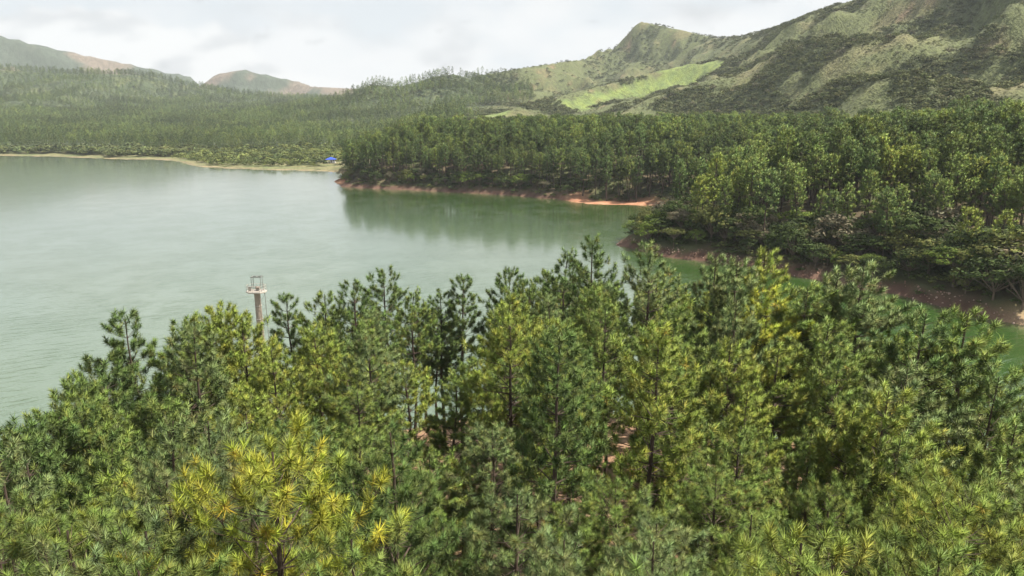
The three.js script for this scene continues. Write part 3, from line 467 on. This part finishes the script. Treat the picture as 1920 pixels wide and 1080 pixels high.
// ---------------------------------------------------------------- intake tower in the lake
{
  const mat = (name, r, g, b, rough = 0.7, metal = 0) => { const m = new THREE.MeshStandardMaterial({ name, roughness: rough, metalness: metal }); m.color.setRGB(r, g, b); return m; };
  const stain = noiseTexture(256, (u, v) => { const k = 0.84 + 0.13 * tileNoise(u, v * 0.25, 30, 2) + 0.1 * tileNoise(u, v, 9, 6); return [k, k * 0.97, k * 0.93]; });
  const concrete = mat('weathered concrete', 0.3, 0.25, 0.215, 0.9), pale = mat('pale painted steel', 0.36, 0.325, 0.29, 0.6), steel = mat('dull grey steel', 0.23, 0.23, 0.22, 0.55, 0.4);
  concrete.map = stain;
  const bar = (a, b, r, n = 6) => { const A = new THREE.Vector3(...a), B = new THREE.Vector3(...b), g = new THREE.CylinderGeometry(r, r, A.distanceTo(B), n); g.applyMatrix4(new THREE.Matrix4().compose(A.clone().add(B).multiplyScalar(0.5), new THREE.Quaternion().setFromUnitVectors(new THREE.Vector3(0, 1, 0), B.clone().sub(A).normalize()), new THREE.Vector3(1, 1, 1))); return g; };
  const T = new THREE.Group(); T.name = 'intake_tower'; T.position.set(-44.8, 0, -118); scene.add(T);
  tag(T, 'slim concrete intake tower with railed platform standing in the lake', 'tower');
  const D = 11.7; // deck height
  const shaft = meshOf('shaft', new THREE.LatheGeometry([[0.62, -5], [0.58, 2], [0.54, 8], [0.52, D - 0.35], [0.66, D - 0.12], [0.66, D]].map((p) => new THREE.Vector2(...p)), 28), concrete, T);
  for (const y of [4.5, 6.9, 9.3]) { const r = meshOf('ring', new THREE.TorusGeometry(0.58, 0.05, 8, 28), pale, shaft); r.rotation.x = Math.PI / 2; r.position.y = y; }
  const deckShape = new THREE.Shape([[-1.75, -0.4], [-1.1, -1.1], [0.9, -1.1], [1.55, -0.5], [1.55, 0.5], [0.9, 1.1], [-1.1, 1.1], [-1.75, 0.4]].map((p) => new THREE.Vector2(...p)));
  const dg = new THREE.ExtrudeGeometry(deckShape, { depth: 0.2, bevelEnabled: true, bevelSize: 0.04, bevelThickness: 0.04, bevelSegments: 1 }); dg.rotateX(-Math.PI / 2); dg.translate(0, D + 0.06, 0);
  const deck = meshOf('deck', dg, pale, T);
  const rim = deckShape.getPoints().map((p) => [p.x * 0.96, p.y * 0.96]);
  const rail = new THREE.Group(); rail.name = 'railing'; T.add(rail);
  for (let i = 0; i < rim.length; i++) {
    const a = rim[i], b = rim[(i + 1) % rim.length], n = Math.max(1, Math.round(Math.hypot(b[0] - a[0], b[1] - a[1]) / 0.75));
    for (let k = 0; k < n; k++) { const x = mix(a[0], b[0], k / n), z = mix(a[1], b[1], k / n); meshOf('post', bar([x, D + 0.27, z], [x, D + 1.35, z], 0.035), pale, rail); }
    for (const y of [0.85, 1.33]) meshOf('rail', bar([a[0], D + y, a[1]], [b[0], D + y, b[1]], 0.028), pale, rail);
  }
  const gantry = new THREE.Group(); gantry.name = 'gantry'; T.add(gantry);
  for (const [x, z] of [[-0.65, 0.45], [0.95, 0.45], [-0.65, -0.45], [0.95, -0.45]]) meshOf('post', bar([x, D + 0.27, z], [x, D + 2.75, z], 0.05), steel, gantry);
  for (const z of [0.45, -0.45]) meshOf('beam', new THREE.BoxGeometry(1.85, 0.14, 0.12).translate(0.15, D + 2.82, z), steel, gantry);
  for (const x of [-0.65, 0.15, 0.95]) meshOf('cross_beam', new THREE.BoxGeometry(0.1, 0.1, 0.78).translate(x, D + 2.82, 0), steel, gantry);
  const hoist = meshOf('hoist', new THREE.CylinderGeometry(0.22, 0.22, 0.7, 14).rotateZ(Math.PI / 2).translate(0.15, D + 0.85, 0), concrete, T);
  meshOf('stand', new THREE.BoxGeometry(0.5, 0.3, 0.4).translate(0.15, D + 0.5, 0), steel, hoist);
  meshOf('control_cabinet', new THREE.BoxGeometry(0.45, 0.75, 0.35).translate(-1.1, D + 0.74, 0.3), pale, T);
  const brace = new THREE.Group(); brace.name = 'side_truss'; T.add(brace);
  meshOf('mast', bar([1.45, -4, 0.2], [1.45, D + 0.06, 0.2], 0.055), steel, brace);
  meshOf('mast', bar([0.72, -4, 0.75], [0.72, D + 0.06, 0.75], 0.07), concrete, brace);
  for (let y = 1.5; y < D - 1; y += 2.2) { meshOf('strut', bar([0.72, y, 0.7], [1.45, y + 1.1, 0.2], 0.03), steel, brace); meshOf('strut', bar([1.45, y + 1.1, 0.2], [0.72, y + 2.2, 0.7], 0.03), steel, brace); }
  for (let y = 0.4; y < D; y += 0.6) meshOf('rung', bar([0.5, y, 0.62], [0.86, y, 0.72], 0.018, 5), pale, brace);
}
// ---------------------------------------------------------------- open shelter on the far shore
{
  const mat = (name, r, g, b, rough = 0.7) => { const m = new THREE.MeshStandardMaterial({ name, roughness: rough }); m.color.setRGB(r, g, b); return m; };
  const x = -157, z = -610, S = new THREE.Group(); S.name = 'lakeside_shelter'; S.position.set(x, groundAt(x, z), z); S.rotation.y = 0.15; scene.add(S);
  tag(S, 'small white lakeside shelter with a bright blue roof', 'shelter');
  const blue = mat('blue roof sheeting', 0.02, 0.07, 0.5, 0.5), white = mat('white wall paint', 0.78, 0.78, 0.76, 0.8), dark = mat('dark opening', 0.03, 0.03, 0.03, 0.9), slab = mat('pale slab', 0.42, 0.4, 0.36, 0.9);
  meshOf('floor_slab', new THREE.BoxGeometry(8.6, 0.5, 6.2).translate(0, 0.1, 0), slab, S);
  for (const [px, pz] of [[-3.7, 2.5], [-1.2, 2.5], [3.7, 2.5], [-3.7, -2.5], [3.7, -2.5]]) meshOf('post', new THREE.BoxGeometry(0.22, 2.7, 0.22).translate(px, 1.7, pz), white, S);
  meshOf('wall', new THREE.BoxGeometry(4.2, 2.6, 3.6).translate(1.5, 1.65, 0), white, S);
  meshOf('parapet', new THREE.BoxGeometry(2.6, 0.9, 0.15).translate(-2.5, 0.8, 2.5), white, S);
  const door = meshOf('door', new THREE.BoxGeometry(0.9, 2.0, 0.08).translate(0.4, 1.37, 1.83), dark, S); meshOf('window', new THREE.BoxGeometry(1.1, 0.8, 0.08).translate(2.4, 1.9, 1.83), dark, S);
  const g = new THREE.ConeGeometry(6.3, 1.9, 4, 1).rotateY(Math.PI / 4).scale(1.05, 1, 0.78).translate(0, 4.0, 0); g.computeVertexNormals();
  const roof = meshOf('roof', g.toNonIndexed(), blue, S); meshOf('eaves', new THREE.BoxGeometry(9.3, 0.16, 6.9).translate(0, 2.98, 0), blue, roof);
}
// ---------------------------------------------------------------- stones along the right headland
{
  const R = rngOf(91), g0 = new THREE.IcosahedronGeometry(1, 1), p = g0.attributes.position; for (let i = 0; i < p.count; i++) { const v = new THREE.Vector3().fromBufferAttribute(p, i), k = 0.8 + 0.3 * n3(v.x * 1.3, v.y * 1.3, v.z * 1.3); p.setXYZ(i, v.x * k, v.y * k * 0.7, v.z * k * 0.85); } g0.computeVertexNormals();
  const m = new THREE.MeshStandardMaterial({ name: 'shore stone', roughness: 0.95 }), list = [];
  jitter(30, 125, -245, -115, 0.9, 92, (x, z, Q) => { const s = shore(x, z); if (s < -0.7 || s > 3.4 || Q() > 0.25 + 0.5 * sst(-0.2, 0.5, n2(x / 14, z / 14)) || !inFrame(x, z)) return; list.push([x, z, 0.12 + 0.38 * Q() * Q() * Q() + 0.1 * Q(), Q()]); });
  const im = new THREE.InstancedMesh(g0, m, list.length), d = new THREE.Object3D(), c = new THREE.Color(); im.name = 'shore_rubble'; im.castShadow = im.receiveShadow = true;
  list.forEach(([x, z, r, t], i) => { d.position.set(x, Math.max(groundAt(x, z), -0.1) + r * 0.25, z); d.rotation.set(R() * 6, R() * 6, R() * 6); d.scale.setScalar(r); d.updateMatrix(); im.setMatrixAt(i, d.matrix); im.setColorAt(i, c.setRGB(...mix3([0.2, 0.1, 0.07], [0.4, 0.3, 0.24], t))); });
  scene.add(im); tag(im, 'loose reddish stones along the right headland waterline', 'stones', null, 'stuff');
}

renderer.render(scene, camera);
